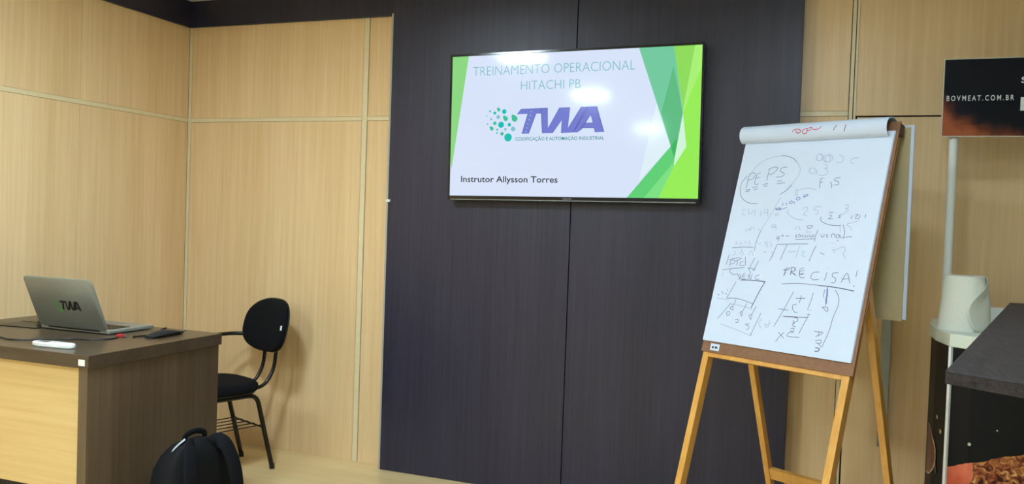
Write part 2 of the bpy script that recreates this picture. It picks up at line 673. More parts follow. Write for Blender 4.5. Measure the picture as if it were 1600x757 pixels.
SL = [
 ('pale_green', srgb(222, 238, 246), [(0.8367, .6312), (.8953, .3431), (.7791, .1137)]),
 ('leaf_green', srgb(138, 214, 128), [(0, 1), (.0712, 1), (.0055, .1905), (0, .25)]),
 ('teal_green', srgb(112, 200, 158), [(.7656, 1), (.8966, 1), (.9361, .5627), (.9104, .2646)]),
 ('deep_teal', srgb(90, 186, 128), [(.8966, .8685), (.9361, .5627), (.9104, .2646), (.8563, .5659)]),
 ('lime', srgb(140, 218, 90), [(.8966, 1), (.9729, 1), (.936, .5707)]),
 ('bright_lime', srgb(148, 236, 84), [(.9729, 1), (1, 1), (1, 0), (.8547, 0), (.9088, .2117), (.9524, .3393), (.9361, .5627)]),
 ('soft_lime', srgb(166, 240, 116), [(.9729, 1), (1, 1), (.9971, .8452), (.9361, .5627)]),
 ('mint', srgb(206, 243, 214), [(.9366, .5388), (.9524, .3393), (.9088, .2117), (.9104, .2646)]),
 ('mid_green', srgb(92, 206, 116), [(.8953, .3431), (.9104, .2646), (.9088, .2117), (.8547, 0), (.735, 0)]),
 ('grass', srgb(122, 222, 130), [(.9088, .24), (.9088, .2117), (.8547, 0), (.80, 0)]),
 ('dark_green', srgb(58, 178, 92), [(.8953, .3431), (.9209, .4004), (.9104, .2646)]),
]
for k, (n, c, poly) in enumerate(SL):
    obj('slide_shape', flat([poly], sc(k + 1)), glow('slide_' + n, c), scr)
place_words('slide_title', text_bm('TREINAMENTO OPERACIONAL', .093, .754, .855, .067, sc(14), -0.016), glow('ink_teal', srgb(112, 186, 190)), scr, .0125)
place_words('slide_title', text_bm('HITACHI PB', .2993, .5433, .745, .064, sc(14), -0.016), glow('ink_teal2', srgb(112, 186, 190)), scr, .0125)
place_words('slide_caption', text_bm('CODIFICAÇÃO E AUTOMAÇÃO INDUSTRIAL', .2815, .6416, .391, .0235, sc(14), 0.008), glow('ink_deep_teal', srgb(30, 140, 145)), scr, .004)
place_words('slide_caption', text_bm('Instrutor Allysson Torres', .0507, .4607, .098, .043, sc(14), 0.012), glow('ink_black', srgb(22, 26, 40)), scr, .009)
LT = [(.3032, .611), (.4116, .6146), (.4069, .5792), (.365, .577), (.3371, .4401), (.3087, .4388), (.3312, .5764), (.2862, .5763)]
LW = [(.3854, .6138), (.4116, .6146), (.4159, .4739), (.4613, .6143), (.5028, .6153), (.4973, .4735), (.5483, .6161), (.5778, .6148), (.5197, .4433), (.4707, .4398), (.4715, .5282), (.4349, .4406), (.3932, .4407)]
LA = [(.5687, .6152), (.6097, .6171), (.6404, .4441), (.6055, .4431), (.6012, .4707), (.5487, .4722), (.5603, .5069), (.5961, .5076), (.5859, .5612), (.5520, .4640), (.5350, .4433), (.5197, .4433)]
def grow(poly, k):
    cx = sum(p[0] for p in poly) / len(poly); cy = sum(p[1] for p in poly) / len(poly)
    return [(cx + (x - cx) * k, cy + (y - cy) * k) for x, y in poly]
ga = glow('logo_violet', srgb(112, 122, 206))
edge = glow('logo_edge', srgb(78, 86, 160))
for k, poly in enumerate((LT, LW, LA)):
    obj('logo_letter', flat([poly], sc(15 + k)), ga, scr)
    eb = bmesh.new()
    ribbon(poly + [poly[0]], .0022, lambda u, v: sc(18)(u, v), eb)
    obj('logo_outline', eb, edge, scr)
DR = [(.1704, .6009, .0043), (.1564, .5677, .0033), (.1912, .5876, .0065), (.2317, .5965, .0098), (.2064, .5591, .0087), (.1763, .5448, .0049), (.1607, .5097, .0033), (.1922, .5154, .0076), (.2193, .5041, .0130), (.2546, .503, .0076), (.238, .4719, .006), (.2708, .473, .0098), (.2032, .47, .0054), (.2026, .446, .0038), (.2242, .4407, .0076), (.2503, .4143, .0168)]
cols = [glow('dot_teal', srgb(10, 190, 180)), glow('dot_green', srgb(60, 190, 150)), glow('dot_grey', srgb(130, 195, 200))]
pick = [1, 2, 0, 0, 2, 2, 0, 1, 0, 0, 2, 2, 2, 0, 1, 0]
asp = TW / TH
for i, (x, y, r) in enumerate(DR):
    obj('logo_dot', flat([circle(x, y, r * .96, r * .96 * asp, 18)], sc(15)), cols[pick[i]], scr)
for x, y, r, a in ((.2081, .6100, .0066, 2.2), (.2386, .5456, .0095, 2.3), (.2766, .5443, .0120, 2.2), (.1802, .4773, .0075, 2.4)):
    obj('logo_drop', flat([[(x + (px - x), y + (py - y) * asp) for px, py in drop(x, y, r, a)]], sc(15)), cols[1], scr)
for x, y, r in ((.346, .592, .0026), (.342, .565, .0030), (.337, .535, .0030), (.332, .505, .0026), (.328, .478, .0030), (.325, .455, .0026)):
    obj('logo_dot', flat([circle(x, y, r, r * asp, 12)], sc(19)), cols[2], scr)

# ------------------------------------------------------------------ flip chart easel
TLT = math.radians(16.64)
easel = thing('flipchart_easel', 'wooden flip chart easel holding a written white paper pad beside the television', 'easel', (3.074, -0.615, 0.0), -0.502)
def B(u, v, w=0.0):
    return V((u, v * math.sin(TLT) - w * math.cos(TLT), 0.895 + v * math.cos(TLT) + w * math.sin(TLT)))
def bbox(u0, u1, v0, v1, w0, w1):
    bm = bmesh.new()
    vs = [bm.verts.new(B(*c)) for c in ((u0, v0, w0), (u1, v0, w0), (u1, v0, w1), (u0, v0, w1), (u0, v1, w0), (u1, v1, w0), (u1, v1, w1), (u0, v1, w1))]
    for f in ((0, 3, 2, 1), (4, 5, 6, 7), (0, 1, 5, 4), (1, 2, 6, 5), (2, 3, 7, 6), (3, 0, 4, 7)):
        bm.faces.new([vs[i] for i in f])
    return bm
M_PINE = wood('varnished_pine', srgb(206, 146, 62), srgb(232, 178, 92), rough=0.32, axis='Z', fine=45, band=0.4, bump=0.05, coat=0.3)
M_HARD = wood('brown_hardboard', srgb(122, 84, 56), srgb(142, 100, 68), rough=0.6, axis='X', fine=90, stretch=60, band=0.3)
M_PAPER = mat('paper', srgb(208, 221, 243), rough=0.75, noise=0.012, scale=9)
vf = -0.895 / math.cos(TLT)
obj('board', bbox(0.0, 0.613, -0.042, 0.872, -0.012, -0.006), M_HARD, easel)
for u0, u1 in ((0.006, 0.032), (0.573, 0.600)):
    bm = bmesh.new()
    # foot cut level with the floor
    pts = []
    for u in (u0, u1):
        for w in (-0.048, -0.012):
            pts.append(B(u, 0.86, w)); vv = (-0.895 - w * math.sin(TLT)) / math.cos(TLT); pts.append(B(u, vv, w))
    vs = [bm.verts.new(p) for p in pts]
    for f in ((0, 1, 3, 2), (4, 6, 7, 5), (0, 4, 5, 1), (2, 3, 7, 6), (0, 2, 6, 4), (1, 5, 7, 3)): bm.faces.new([vs[i] for i in f])
    obj('leg', bm, M_PINE, easel, bevel=0.0015)
obj('cross_bar', bbox(0.032, 0.573, -0.059, -0.036, -0.040, -0.012), M_PINE, easel, bevel=0.001)
obj('top_rail', bbox(0.0, 0.613, 0.825, 0.868, -0.045, -0.013), mat('dark_rail', srgb(84, 62, 44), rough=0.6), easel, bevel=0.003)
# rear frame
BT = math.radians(18)
hv = B(0, 0.30, -0.062)
def Rr(u, s, w=0.0):     # s metres down the rear frame, w metres behind
    return V((u, hv.y + s * math.sin(BT) + w * math.cos(BT), hv.z - s * math.cos(BT) + w * math.sin(BT)))
for uc in (0.052, 0.569):
    bm = bmesh.new(); vs = []
    for u in (uc - 0.0125, uc + 0.0125):
        for w in (-0.014, 0.014):
            s1 = (hv.z + w * math.sin(BT)) / math.cos(BT)
            vs.append(bm.verts.new(Rr(u, -0.03, w))); vs.append(bm.verts.new(Rr(u, s1, w)))
    for f in ((0, 1, 3, 2), (4, 6, 7, 5), (0, 4, 5, 1), (2, 3, 7, 6), (0, 2, 6, 4), (1, 5, 7, 3)): bm.faces.new([vs[i] for i in f])
    obj('rear_leg', bm, M_PINE, easel, bevel=0.0015)
    obj('hinge', bbox(uc - 0.016, uc + 0.016, 0.285, 0.325, -0.052, -0.046), M_ALU, easel)
bm = bmesh.new(); vs = []
for u in (0.0645, 0.5565):
    for w in (-0.010, 0.010):
        for s in (0.868, 0.916): vs.append(bm.verts.new(Rr(u, s, w)))
for f in ((0, 1, 3, 2), (4, 6, 7, 5), (0, 4, 5, 1), (2, 3, 7, 6), (0, 2, 6, 4), (1, 5, 7, 3)): bm.faces.new([vs[i] for i in f])
obj('rear_rung', bm, M_PINE, easel, bevel=0.001)
# paper pad, a few sheets slightly out of line
for k, (du, dv) in enumerate(((0.004, 0.004), (0.002, 0.001), (0.0, 0.0))):
    pad = obj('paper_pad' if k < 2 else 'top_sheet', bbox(0.0 + du, 0.600 + du * .5, dv, 0.835, -0.006 + 0.002 * k, -0.0042 + 0.002 * k + (0.0002 if k == 2 else 0)), M_PAPER, easel)
sheet = pad
# sheets turned over the top, and hanging behind the board
prof = [(0.812, 0.003), (0.818, 0.020), (0.832, 0.032), (0.850, 0.036), (0.868, 0.030), (0.882, 0.014), (0.889, -0.008), (0.888, -0.030), (0.880, -0.052), (0.868, -0.066)]
pp = catmull([V((a, b, 0)) for a, b in prof], 4)
def sheetroll(u0, u1, th):
    bm = bmesh.new(); A = []
    for u in (u0, u1):
        o = [bm.verts.new(B(u, p.x, p.y)) for p in pp]
        i_ = []
        for k, p in enumerate(pp):
            t = (pp[min(k + 1, len(pp) - 1)] - pp[max(k - 1, 0)]).normalized()
            i_.append(bm.verts.new(B(u, p.x - t.y * -th, p.y + -t.x * th)))
        A.append((o, i_))
    (o0, i0), (o1, i1) = A
    n = len(pp)
    for k in range(n - 1):
        bm.faces.new((o0[k], o0[k + 1], o1[k + 1], o1[k])); bm.faces.new((i0[k], i1[k], i1[k + 1], i0[k + 1]))
        bm.faces.new((o0[k], i0[k], i0[k + 1], o0[k + 1])); bm.faces.new((o1[k], o1[k + 1], i1[k + 1], i1[k]))
    bm.faces.new((o0[0], o1[0], i1[0], i0[0])); bm.faces.new((o0[-1], i0[-1], i1[-1], o1[-1]))
    return bm
roll_o = obj('rolled_sheets', sheetroll(-0.014, 0.585, 0.003), M_PAPER, easel, smooth=True)
yb = B(0, .868, -.066).y; zb = B(0, .868, -.066).z
M_SHADED_SHEET = mat('shaded_paper', srgb(186, 172, 134), rough=0.8, noise=0.03)  # beige stands in for shade on the white turned sheets
obj('hanging_sheets', box(0.014, 0.636, yb + 0.001, yb + 0.006, 1.028, zb + 0.012), M_PAPER, easel, label='white sheets hanging behind the board')
obj('shaded_sheet', box(0.010, 0.624, yb - 0.003, yb + 0.0005, 1.022, zb + 0.004), M_SHADED_SHEET, easel, label='front of the turned white sheets with shade painted in beige')
# maker's sticker on the board
stk = obj('sticker', bbox(0.038, 0.078, -0.034, -0.008, -0.0059, -0.0054), M_PAPER, easel, label='small white sticker with smudged print')
obj('sticker_print', flat([[(0.045, -0.026), (0.053, -0.027), (0.054, -0.018), (0.046, -0.017)], [(0.057, -0.025), (0.070, -0.026), (0.070, -0.019), (0.060, -0.016)]], lambda u, v: B(u, v, -0.0052)), M_BLACKPL, stk)
# handwriting
PEN = {'d': ('handwriting', srgb(92, 104, 146), .0021), 'D': ('bold_handwriting', srgb(52, 66, 118), .0030), 'f': ('faint_handwriting', srgb(166, 178, 208), .0021),
       'b': ('blue_handwriting', srgb(84, 106, 186), .0024), 'r': ('red_dash', srgb(190, 70, 80), .0024)}
def near(A, Bx, d):
    return A[0] - d < Bx[2] and Bx[0] - d < A[2] and A[1] - d < Bx[3] and Bx[1] - d < A[3]
for k, (nm, c, w) in PEN.items():
    ink = mat('ink_' + nm, c, rough=0.6)
    S = []
    for line in INK[k].split('\n'):
        a = list(map(int, line.split())); S.append(list(zip(a[::2], a[1::2])))
    clusters = []
    for s in S:
        bb = (min(p[0] for p in s), min(p[1] for p in s), max(p[0] for p in s), max(p[1] for p in s))
        hit = [q for q in clusters if any(near(bb, o, 9) for o in q[1])]
        new = ([s], [bb])
        for q in hit:
            new[0].extend(q[0]); new[1].extend(q[1]); clusters.remove(q)
        clusters.append(new)
    for strokes, _ in clusters:
        bm = bmesh.new()
        for s in strokes:
            P = catmull([V((x / 1000, y / 1000, 0)) for x, y in s], 4)
            ribbon([(p.x, p.y) for p in P], w, lambda u, v: B(u, v, 0.0006), bm)
        obj(nm, bm, ink, sheet)
def on_roll(u, v):
    best = min(pp[:-4], key=lambda p: abs(p.x - v) if p.y > 0 else 9)
    # interpolate the bulge at height v on the front half
    for a, b in zip(pp, pp[1:]):
        if a.x <= v <= b.x and a.y > 0: 
            t = (v - a.x) / max(1e-6, b.x - a.x); return B(u, v, a.y + (b.y - a.y) * t + 0.0008)
    return B(u, v, best.y + 0.0008)
for k, nm, c in (('roll_red', 'red_handwriting', srgb(206, 70, 92)), ('roll_dark', 'grey_handwriting', srgb(130, 90, 130))):
    bm = bmesh.new()
    for line in INK[k].split('\n'):
        a = list(map(int, line.split()))
        P = catmull([V((x / 1000, (y - 3) / 1000, 0)) for x, y in zip(a[::2], a[1::2])], 6)
        ribbon([(p.x, p.y) for p in P], .0030, on_roll, bm)
    obj(nm, bm, mat('ink_' + nm, c, rough=0.6), roll_o)

# ------------------------------------------------------------------ desk
desk = thing('desk', 'dark brown desk with a pale front panel against the left wall', 'desk', (0.0, -1.676, 0.0))
obj('desktop', box(0.006, 1.082, 0.0, 0.70, 0.752, 0.800), M_DESK_TOP, desk, bevel=0.0015)
obj('side_panel', box(1.033, 1.075, 0.004, 0.690, 0.0, 0.752), M_DESK, desk, bevel=0.001)
obj('side_panel', box(0.010, 0.052, 0.004, 0.690, 0.0, 0.752), M_DESK, desk, bevel=0.001)
obj('front_panel', box(0.052, 1.033, 0.024, 0.042, 0.292, 0.752), M_LIGHT_H, desk, bevel=0.0008, label='pale wooden front panel')
obj('kick_panel', box(0.052, 1.033, 0.030, 0.040, 0.0, 0.292), M_GAP, desk, label='near-black lower panel')
obj('corner_sticker', box(1.036, 1.066, -0.0012, 0.0, 0.762, 0.784), M_WHITEPL, desk, label='small square cream sticker')

# laptop
lap = thing('laptop', 'open silver laptop seen from behind on the dark desk', 'laptop', (0.568, -1.160, 0.8))
lw = 0.189
M_SILV = mat('laptop_silver', srgb(146, 150, 142), rough=0.38, metal=0.35, noise=0.03)
obj('base', box(-lw, lw, -0.115, 0.130, 0.003, 0.017), M_SILV, lap, bevel=0.003)
for fx in (-0.15, 0.15):
    for fy in (-0.09, 0.10): obj('rubber_foot', box(fx - .012, fx + .012, fy - .006, fy + .006, 0, 0.003), M_BLACKPL, lap)
keys = bmesh.new()
for r_ in range(5):
    for c_ in range(14):
        box(-0.158 + c_ * 0.0228, -0.138 + c_ * 0.0228, -0.075 + r_ * 0.021, -0.057 + r_ * 0.021, 0.0172, 0.0192, keys)
obj('keyboard', keys, M_BLACKPL, lap, kind='stuff')
obj('touchpad', box(-0.05, 0.05, 0.045, 0.112, 0.0170, 0.0174), mat('touchpad_grey', srgb(110, 112, 110), rough=0.3), lap)
al = math.radians(23)
def Ld(x, h, t):
    return V((x, -0.117 - h * math.sin(al) - t * math.cos(al), 0.016 + h * math.cos(al) - t * math.sin(al)))
bm = bmesh.new()
def lidring(t, k):
    o = []
    for a, b in sup(lw - k, 0.118 - k, 36, 14): o.append(Ld(a, 0.118 + b, t))
    return o
lid = obj('lid', loft([lidring(-0.003, 0.001), lidring(-0.001, 0), lidring(0.002, 0), lidring(0.0035, 0.002)]), M_SILV, lap, smooth=True)
obj('display', flat([[(-lw + .008, .012), (lw - .008, .012), (lw - .008, .228), (-lw + .008, .228)]], lambda u, v: Ld(u, v, -0.0034)), glow('laptop_screen', srgb(150, 170, 190), 0.6), lid)
obj('hinge', tube([V((-0.14, -0.116, 0.016)), V((0.14, -0.116, 0.016))], 0.006), M_BLACKPL, lap)
def onlid(u, v):
    x = -0.028 + (u - .2862) / .354 * 0.112; h = 0.110 + (v - .53) * 0.245
    return Ld(x, h, 0.0038)
obj('lid_letter', flat([LT], onlid), M_BLACKPL, lid)
obj('lid_letter', flat([LW], onlid), M_BLACKPL, lid)
obj('lid_letter', flat([LA], onlid), M_BLACKPL, lid)
bm = bmesh.new()
flat([circle(x + .025, y, r * 1.2, r * 1.2 * 1.3, 10) for x, y, r in DR], onlid, bm)
obj('lid_dots', bm, mat('sticker_green', srgb(60, 190, 60), rough=0.5), lid)

DZ = 0.8
# black folder left of the laptop
fo = thing('document_sleeve', 'thin black flat sleeve lying left of the laptop', 'sleeve', (0.26, -1.19, DZ), 0.08)
obj('cover', box(-0.11, 0.11, -0.12, 0.12, 0, 0.004), M_BLACKPL, fo, bevel=0.0015)
obj('flap', box(-0.11, 0.11, 0.02, 0.115, 0.004, 0.0055), M_BLACKMT, fo, bevel=0.001)
# mouse on it
mo = thing('mouse', 'black computer mouse beside the laptop on the black sleeve', 'mouse', (0.315, -1.19, DZ + 0.0056), 0.3)
rings = []
for k in range(7):
    t = k / 6; s = math.sqrt(max(0.0, 1 - (t * 0.97) ** 2.4))
    rings.append([V((x, y + 0.006 * t, 0.036 * t)) for x, y in sup(0.031 * s, 0.053 * s, 20, 2.4)])
obj('shell', loft(rings), M_BLACKPL, mo, smooth=True)
obj('scroll_wheel', tube([V((-.004, -.03, .031)), V((.004, -.03, .031))], 0.006), M_BLACKMT, mo)
# white remote
rm = thing('remote_control', 'white remote control with a grey screen near the desk front edge', 'remote', (0.826, -1.597, DZ), 0.07)
rings = []
for z, k in ((0.0, 0.004), (0.004, 0.0), (0.014, 0.0), (0.018, 0.005)):
    rings.append([V((x, y, z)) for x, y in sup(0.092 - k, 0.025 - k, 32, 3.2)])
obj('housing', loft(rings), M_WHITEPL, rm, smooth=True)
obj('display', box(-0.070, -0.020, -0.014, 0.014, 0.018, 0.0184), mat('lcd_grey', srgb(110, 118, 116), rough=0.25), rm)
for bx in (0.004, 0.024, 0.044, 0.062):
    obj('button', loft([[V((bx + a, b, z)) for a, b in sup(.006, .010, 12, 2.2)] for z in (.018, .0192)]), mat('button_grey', srgb(196, 204, 204)), rm)
# black pouch at the right end of the desk
po = thing('pouch', 'slim black pouch at the right rear end of the desktop', 'pouch', (0.945, -1.165, DZ), 1.62)
rings = []
for i in range(13):
    t = i / 12; x = (t - 0.5) * 0.185
    h = 0.010 + 0.012 * math.sin(PI * min(1, t * 1.1)) ** 0.8 * (0.55 + 0.45 * t)
    wd = 0.034 * (math.sin(PI * (0.08 + 0.84 * t)) ** 0.35)
    rings.append([V((x, a, h / 2 + b + 0.004 * math.sin(3 * t))) for a, b in sup(wd, h / 2, 16, 2.6)])
bm = loft(rings)
zmin = min(v.co.z for v in bm.verts)
for v in bm.verts: v.co.z -= zmin
obj('body', bm, mat('black_fabric', srgb(18, 18, 20), rough=0.85, bump=0.4, scale=300), po, smooth=True)
obj('zipper', tube([V((-0.09, -0.034, 0.010)), V((0.0, -0.036, 0.012)), V((0.09, -0.034, 0.014))], 0.0015, 6), M_BLACKMT, po)
# red connector and the cable
us = thing('usb_plug', 'small red plug lying by the right corner of the laptop', 'plug', (0.835, -1.285, DZ), 0.15)
obj('body', box(-0.020, 0.014, -0.009, 0.009, 0, 0.012), mat('red_plastic', srgb(176, 44, 46), rough=0.4), us, bevel=0.002)
obj('connector', box(0.014, 0.026, -0.006, 0.006, 0.003, 0.009), M_ALU, us)
cb = catmull([(0.03, -1.50, DZ + .003), (0.25, -1.545, DZ + .003), (0.40, -1.540, DZ + .003), (0.482, -1.546, DZ + .003), (0.555, -1.565, DZ + .003), (0.60, -1.545, DZ + .003), (0.673, -1.485, DZ + .003), (0.73, -1.438, DZ + .003), (0.79, -1.415, DZ + .003), (0.840, -1.38, DZ + .003), (0.852, -1.33, DZ + .003), (0.83, -1.300, DZ + .003)], 6)
tag(obj('power_cable', tube(cb, 0.0032, 8), M_BLACKPL, smooth=True), 'thin black cable running across the desktop in front of the laptop', 'cable')
cb2 = catmull([(0.88, -1.27, DZ + .004), (0.90, -1.20, DZ + .004), (0.875, -1.10, DZ + .004), (0.82, -1.05, DZ + .004), (0.80, -1.0, DZ + .004)], 6)
tag(obj('short_cable', tube(cb2, 0.0035, 8), M_BLACKPL, smooth=True), 'short black cable between laptop and pouch', 'cable')

# ------------------------------------------------------------------ chair
ch = thing('chair', 'black fabric chair with tubular legs and a book rack behind the desk', 'chair', (0.637, -0.491, 0.0), -0.36)
M_FAB = mat('chair_fabric', srgb(15, 16, 21), rough=0.95, spec=0.2, bump=0.5, scale=400)
rings = []
for z, s in ((0.418, 0.90), (0.424, 0.97), (0.440, 1.0), (0.456, 0.985), (0.466, 0.93), (0.471, 0.80), (0.473, 0.5)):
    rings.append([V((x, y, z)) for x, y in sup(0.205 * s, 0.195 * s, 40, 3.0)])
obj('seat', loft(rings), M_FAB, ch, smooth=True)
obj('seat_shell', loft([[V((x, y, z)) for x, y in sup(0.19 * s, 0.18 * s, 32, 3.0)] for z, s in ((0.408, 0.9), (0.412, 1.0), (0.419, 1.0))]), M_BLACKPL, ch, smooth=True)
bt = math.radians(10)
def Bk(x, z, t):     # backrest: x across, z up from its centre, t thickness towards the back
    cv = 0.9 * x * x
    return V((x + 0.004, 0.318 + z * math.sin(bt) + t - cv, 0.728 + z * math.cos(bt)))
def bring(a, b, t, p=2.6, k=0.0):
    o = []
    for x, z in sup(a, b, 48, p):
        x2 = x + 0.01 * z / b
        o.append(Bk(x2, z, t))
    return o
obj('backrest', loft([bring(.11, .075, -.030), bring(.160, .115, -.026), bring(.182, .133, -.018), bring(.190, .141, -.004), bring(.188, .139, .006)]), M_FAB, ch, smooth=True)
obj('back_shell', loft([bring(.192, .143, .006), bring(.194, .145, .012), bring(.178, .130, .022), bring(.13, .09, .026)]), M_BLACKPL, ch, smooth=True)
obj('care_tag', flat([[(0, 0), (.010, 0), (.010, .024), (0, .024)]], lambda u, v: Bk(.172 + u, -.006 + v, -.027 + u * .6)), M_WHITEPL, ch, label='small white tag at the edge of the backrest')
SP = 0.100; LY = 0.158; LX = 0.147; TR = 0.0118
for sx in (-1, 1):
    rear = fillet([(sx * LX, 0.0, 0.398), (sx * LX, LY - 0.0, 0.398), (sx * LX, LY + SP, 0.008)], 0.05)
    front = fillet([(sx * LX, 0.0, 0.398), (sx * LX, -LY, 0.398), (sx * LX, -LY - SP * 0.6, 0.008)], 0.05)
    for pts in (rear, front):
        lg = obj('leg', tube(pts, TR, 12), M_BLACKMT, ch, smooth=True)
        e = pts[-1]
        obj('foot_cap', tube([e + V((0, 0, -0.008)), e + V((0, -0.002, 0.018))], 0.0135, 12), M_BLACKPL, lg, smooth=True)
    su = fillet([(sx * .052, 0.02, 0.403), (sx * .052, .262, 0.412), (sx * .052, .318, .50), (sx * .052, .336, .70)], 0.05)
    obj('back_support', tube(su, 0.010, 12), M_BLACKMT, ch, smooth=True)
zb_ = 0.224
yr = LY + SP * (1 - zb_ / .40); yf = -LY - SP * 0.6 * (1 - zb_ / .40)
rk = obj('book_rack', tube([V((-LX, yr, zb_)), V((LX, yr, zb_))], 0.005, 8), M_BLACKMT, ch)
obj('rack_wire', tube([V((-LX, yf, zb_)), V((LX, yf, zb_))], 0.005, 8), M_BLACKMT, rk)
for k in range(5):
    x = -LX + .03 + (2 * LX - .06) * k / 4
    obj('rack_wire', tube([V((x, yf, zb_ + .006)), V((x, yr, zb_ + .006))], 0.003, 6), M_BLACKMT, rk)
am = fillet([(-.11, .305, .665), (-.20, .24, .668), (-.215, -.14, .665), (-.18, -.17, .405), (-.147, -.13, .402)], 0.06)
obj('arm_tube', tube(am, 0.0105, 12), M_BLACKMT, ch, smooth=True)

# ------------------------------------------------------------------ backpack
bag = thing('backpack', 'black backpack with shoulder straps on the floor against the desk side', 'backpack', (1.275, -1.37, 0.0), -1.80)
M_BAG = mat('black_nylon', srgb(8, 9, 13), rough=0.75, spec=0.25, bump=0.5, scale=160, noise=0.25)
M_BAG2 = mat('black_webbing', srgb(11, 13, 19), rough=0.85, spec=0.2, bump=0.6, scale=500, noise=0.15)
def bodyring(z, a, b, cy, p=3.0, n=40):
    return [V((x, y + cy + 0.004 * math.sin(7 * x / a + z * 30), z)) for x, y in sup(a, b, n, p)]
# x: width, +y: side with the straps
ZS = [(0.0, .135, .080, 0), (.012, .152, .095, 0), (.08, .160, .102, 0), (.18, .161, .100, .0), (.28, .155, .093, .003), (.36, .140, .082, .008), (.41, .118, .068, .014), (.445, .088, .050, .020), (.462, .050, .028, .026)]
rings = [bodyring(*z) for z in ZS]
obj('body', loft(rings), M_BAG, bag, smooth=True)
rings = []
for z, a, b in ((0.03, .105, .030), (.05, .122, .045), (.14, .128, .052), (.22, .122, .044), (.26, .10, .028)):
    rings.append([V((x, y - .075, z)) for x, y in sup(a, b, 30, 3)])
obj('front_pocket', loft(rings), M_BAG, bag, smooth=True)
for sx in (-1, 1):
    rings = []
    for z, a, b in ((0.03, .02, .05), (.06, .026, .062), (.15, .028, .062), (.20, .018, .055)):
        rings.append([V((x + sx * .152, y, z)) for x, y in sup(a, b, 20, 2.6)])
    obj('side_pocket', loft(rings), M_BAG2, bag, smooth=True)
zp = catmull([(-.155, -.02, .10), (-.155, -.03, .26), (-.120, -.035, .38), (-.06, -.035, .430), (0, -.035, .445), (.06, -.035, .430), (.120, -.035, .38), (.155, -.03, .26), (.155, -.02, .10)], 6)
obj('zipper', tube(zp, .0035, 6), M_BLACKPL, bag, smooth=True)
for sx in (-1, 1):
    st = catmull([(sx * .040, .050, .435), (sx * .060, .085, .455), (sx * .080, .112, .43), (sx * .098, .140, .34), (sx * .108, .146, .22), (sx * .120, .130, .11), (sx * .132, .098, .05)], 6)
    w_ = [.030 if i < len(st) * .6 else .022 for i in range(len(st))]
    obj('shoulder_strap', tube(st, w_, 12, flat=.28, wide=1.0, upv=(0, 1, 0.3)), M_BAG2, bag, smooth=True)
hd = catmull([(-.045, .02, .452), (-.040, .022, .480), (0, .024, .492), (.040, .022, .480), (.045, .02, .452)], 6)
obj('top_handle', tube(hd, .011, 10, flat=.4, upv=(0, 1, 0)), M_BAG2, bag, smooth=True)
pl = catmull([(.098, .018, .425), (.084, .026, .446), (.066, .032, .462), (.052, .036, .472)], 4)
obj('zip_pull', tube(pl, .0075, 8, flat=.5), mat('silver_tape', srgb(196, 206, 210), rough=0.3, metal=0.4), bag, smooth=True, label='pale grey zip pull tape')

# ------------------------------------------------------------------ promotional counter with its sign
ctr = thing('promotional_counter', 'black printed promotional counter with white lid and tall header sign', 'counter', (4.30, -0.50, 0.0))
LIDP = [(3.915, -.20), (3.886, -.42), (3.889, -.58), (3.915, -.73), (3.975, -.772), (4.15, -.805), (4.45, -.805), (4.625, -.772), (4.685, -.73), (4.711, -.58), (4.714, -.42), (4.685, -.20)]
off = lambda P: [(x - 4.30, y + .50) for x, y in P]
def shrink(P, d):
    cx, cy = 4.30, -.50
    return [(x + (cx - x) / abs(cx - x) * d if abs(cx - x) > .001 else x, y + math.copysign(min(d, abs(cy - y)), cy - y)) for x, y in P]
obj('lid', prism(off(LIDP), 0.955, 1.0), mat('lid_white', srgb(214, 222, 208), rough=0.4, noise=0.02), ctr, bevel=0.003)
obj('back_rail', box(-0.27, 0.40, 0.22, 0.28, 1.0, 1.062), M_WHITEPL, ctr, bevel=0.003)
# printed wrap: black with grilled meat along the bottom
m, nt, p = nodes('printed_wrap')
p.inputs['Roughness'].default_value = 0.5
p.inputs['Specular IOR Level'].default_value = 0.25
tc = nt.nodes.new('ShaderNodeTexCoord'); sep = nt.nodes.new('ShaderNodeSeparateXYZ')
nt.links.new(tc.outputs['Object'], sep.inputs[0])
def math_n(op, a, b=None, c=None):
    n = nt.nodes.new('ShaderNodeMath'); n.operation = op
    for i, v in enumerate((a, b, c)):
        if v is None: continue
        if isinstance(v, (int, float)): n.inputs[i].default_value = v
        else: nt.links.new(v, n.inputs[i])
    return n.outputs[0]
nz = nt.nodes.new('ShaderNodeTexNoise'); nz.inputs['Scale'].default_value = 9; nz.inputs['Detail'].default_value = 5
nt.links.new(tc.outputs['Object'], nz.inputs['Vector'])
vo = nt.nodes.new('ShaderNodeTexVoronoi'); vo.inputs['Scale'].default_value = 55
nt.links.new(tc.outputs['Object'], vo.inputs['Vector'])
nf = nt.nodes.new('ShaderNodeTexNoise'); nf.inputs['Scale'].default_value = 48; nf.inputs['Detail'].default_value = 8; nf.inputs['Distortion'].default_value = 1.2
nt.links.new(tc.outputs['Object'], nf.inputs['Vector'])
# crust colours
cr = nt.nodes.new('ShaderNodeValToRGB')
els = cr.color_ramp.elements
els[0].position = 0.34; els[0].color = srgb(52, 20, 12)
els[1].position = 0.72; els[1].color = srgb(226, 188, 124)
e = els.new(0.45); e.color = srgb(128, 58, 34)
e = els.new(0.58); e.color = srgb(178, 116, 62)
nt.links.new(nf.outputs['Fac'], cr.inputs['Fac'])
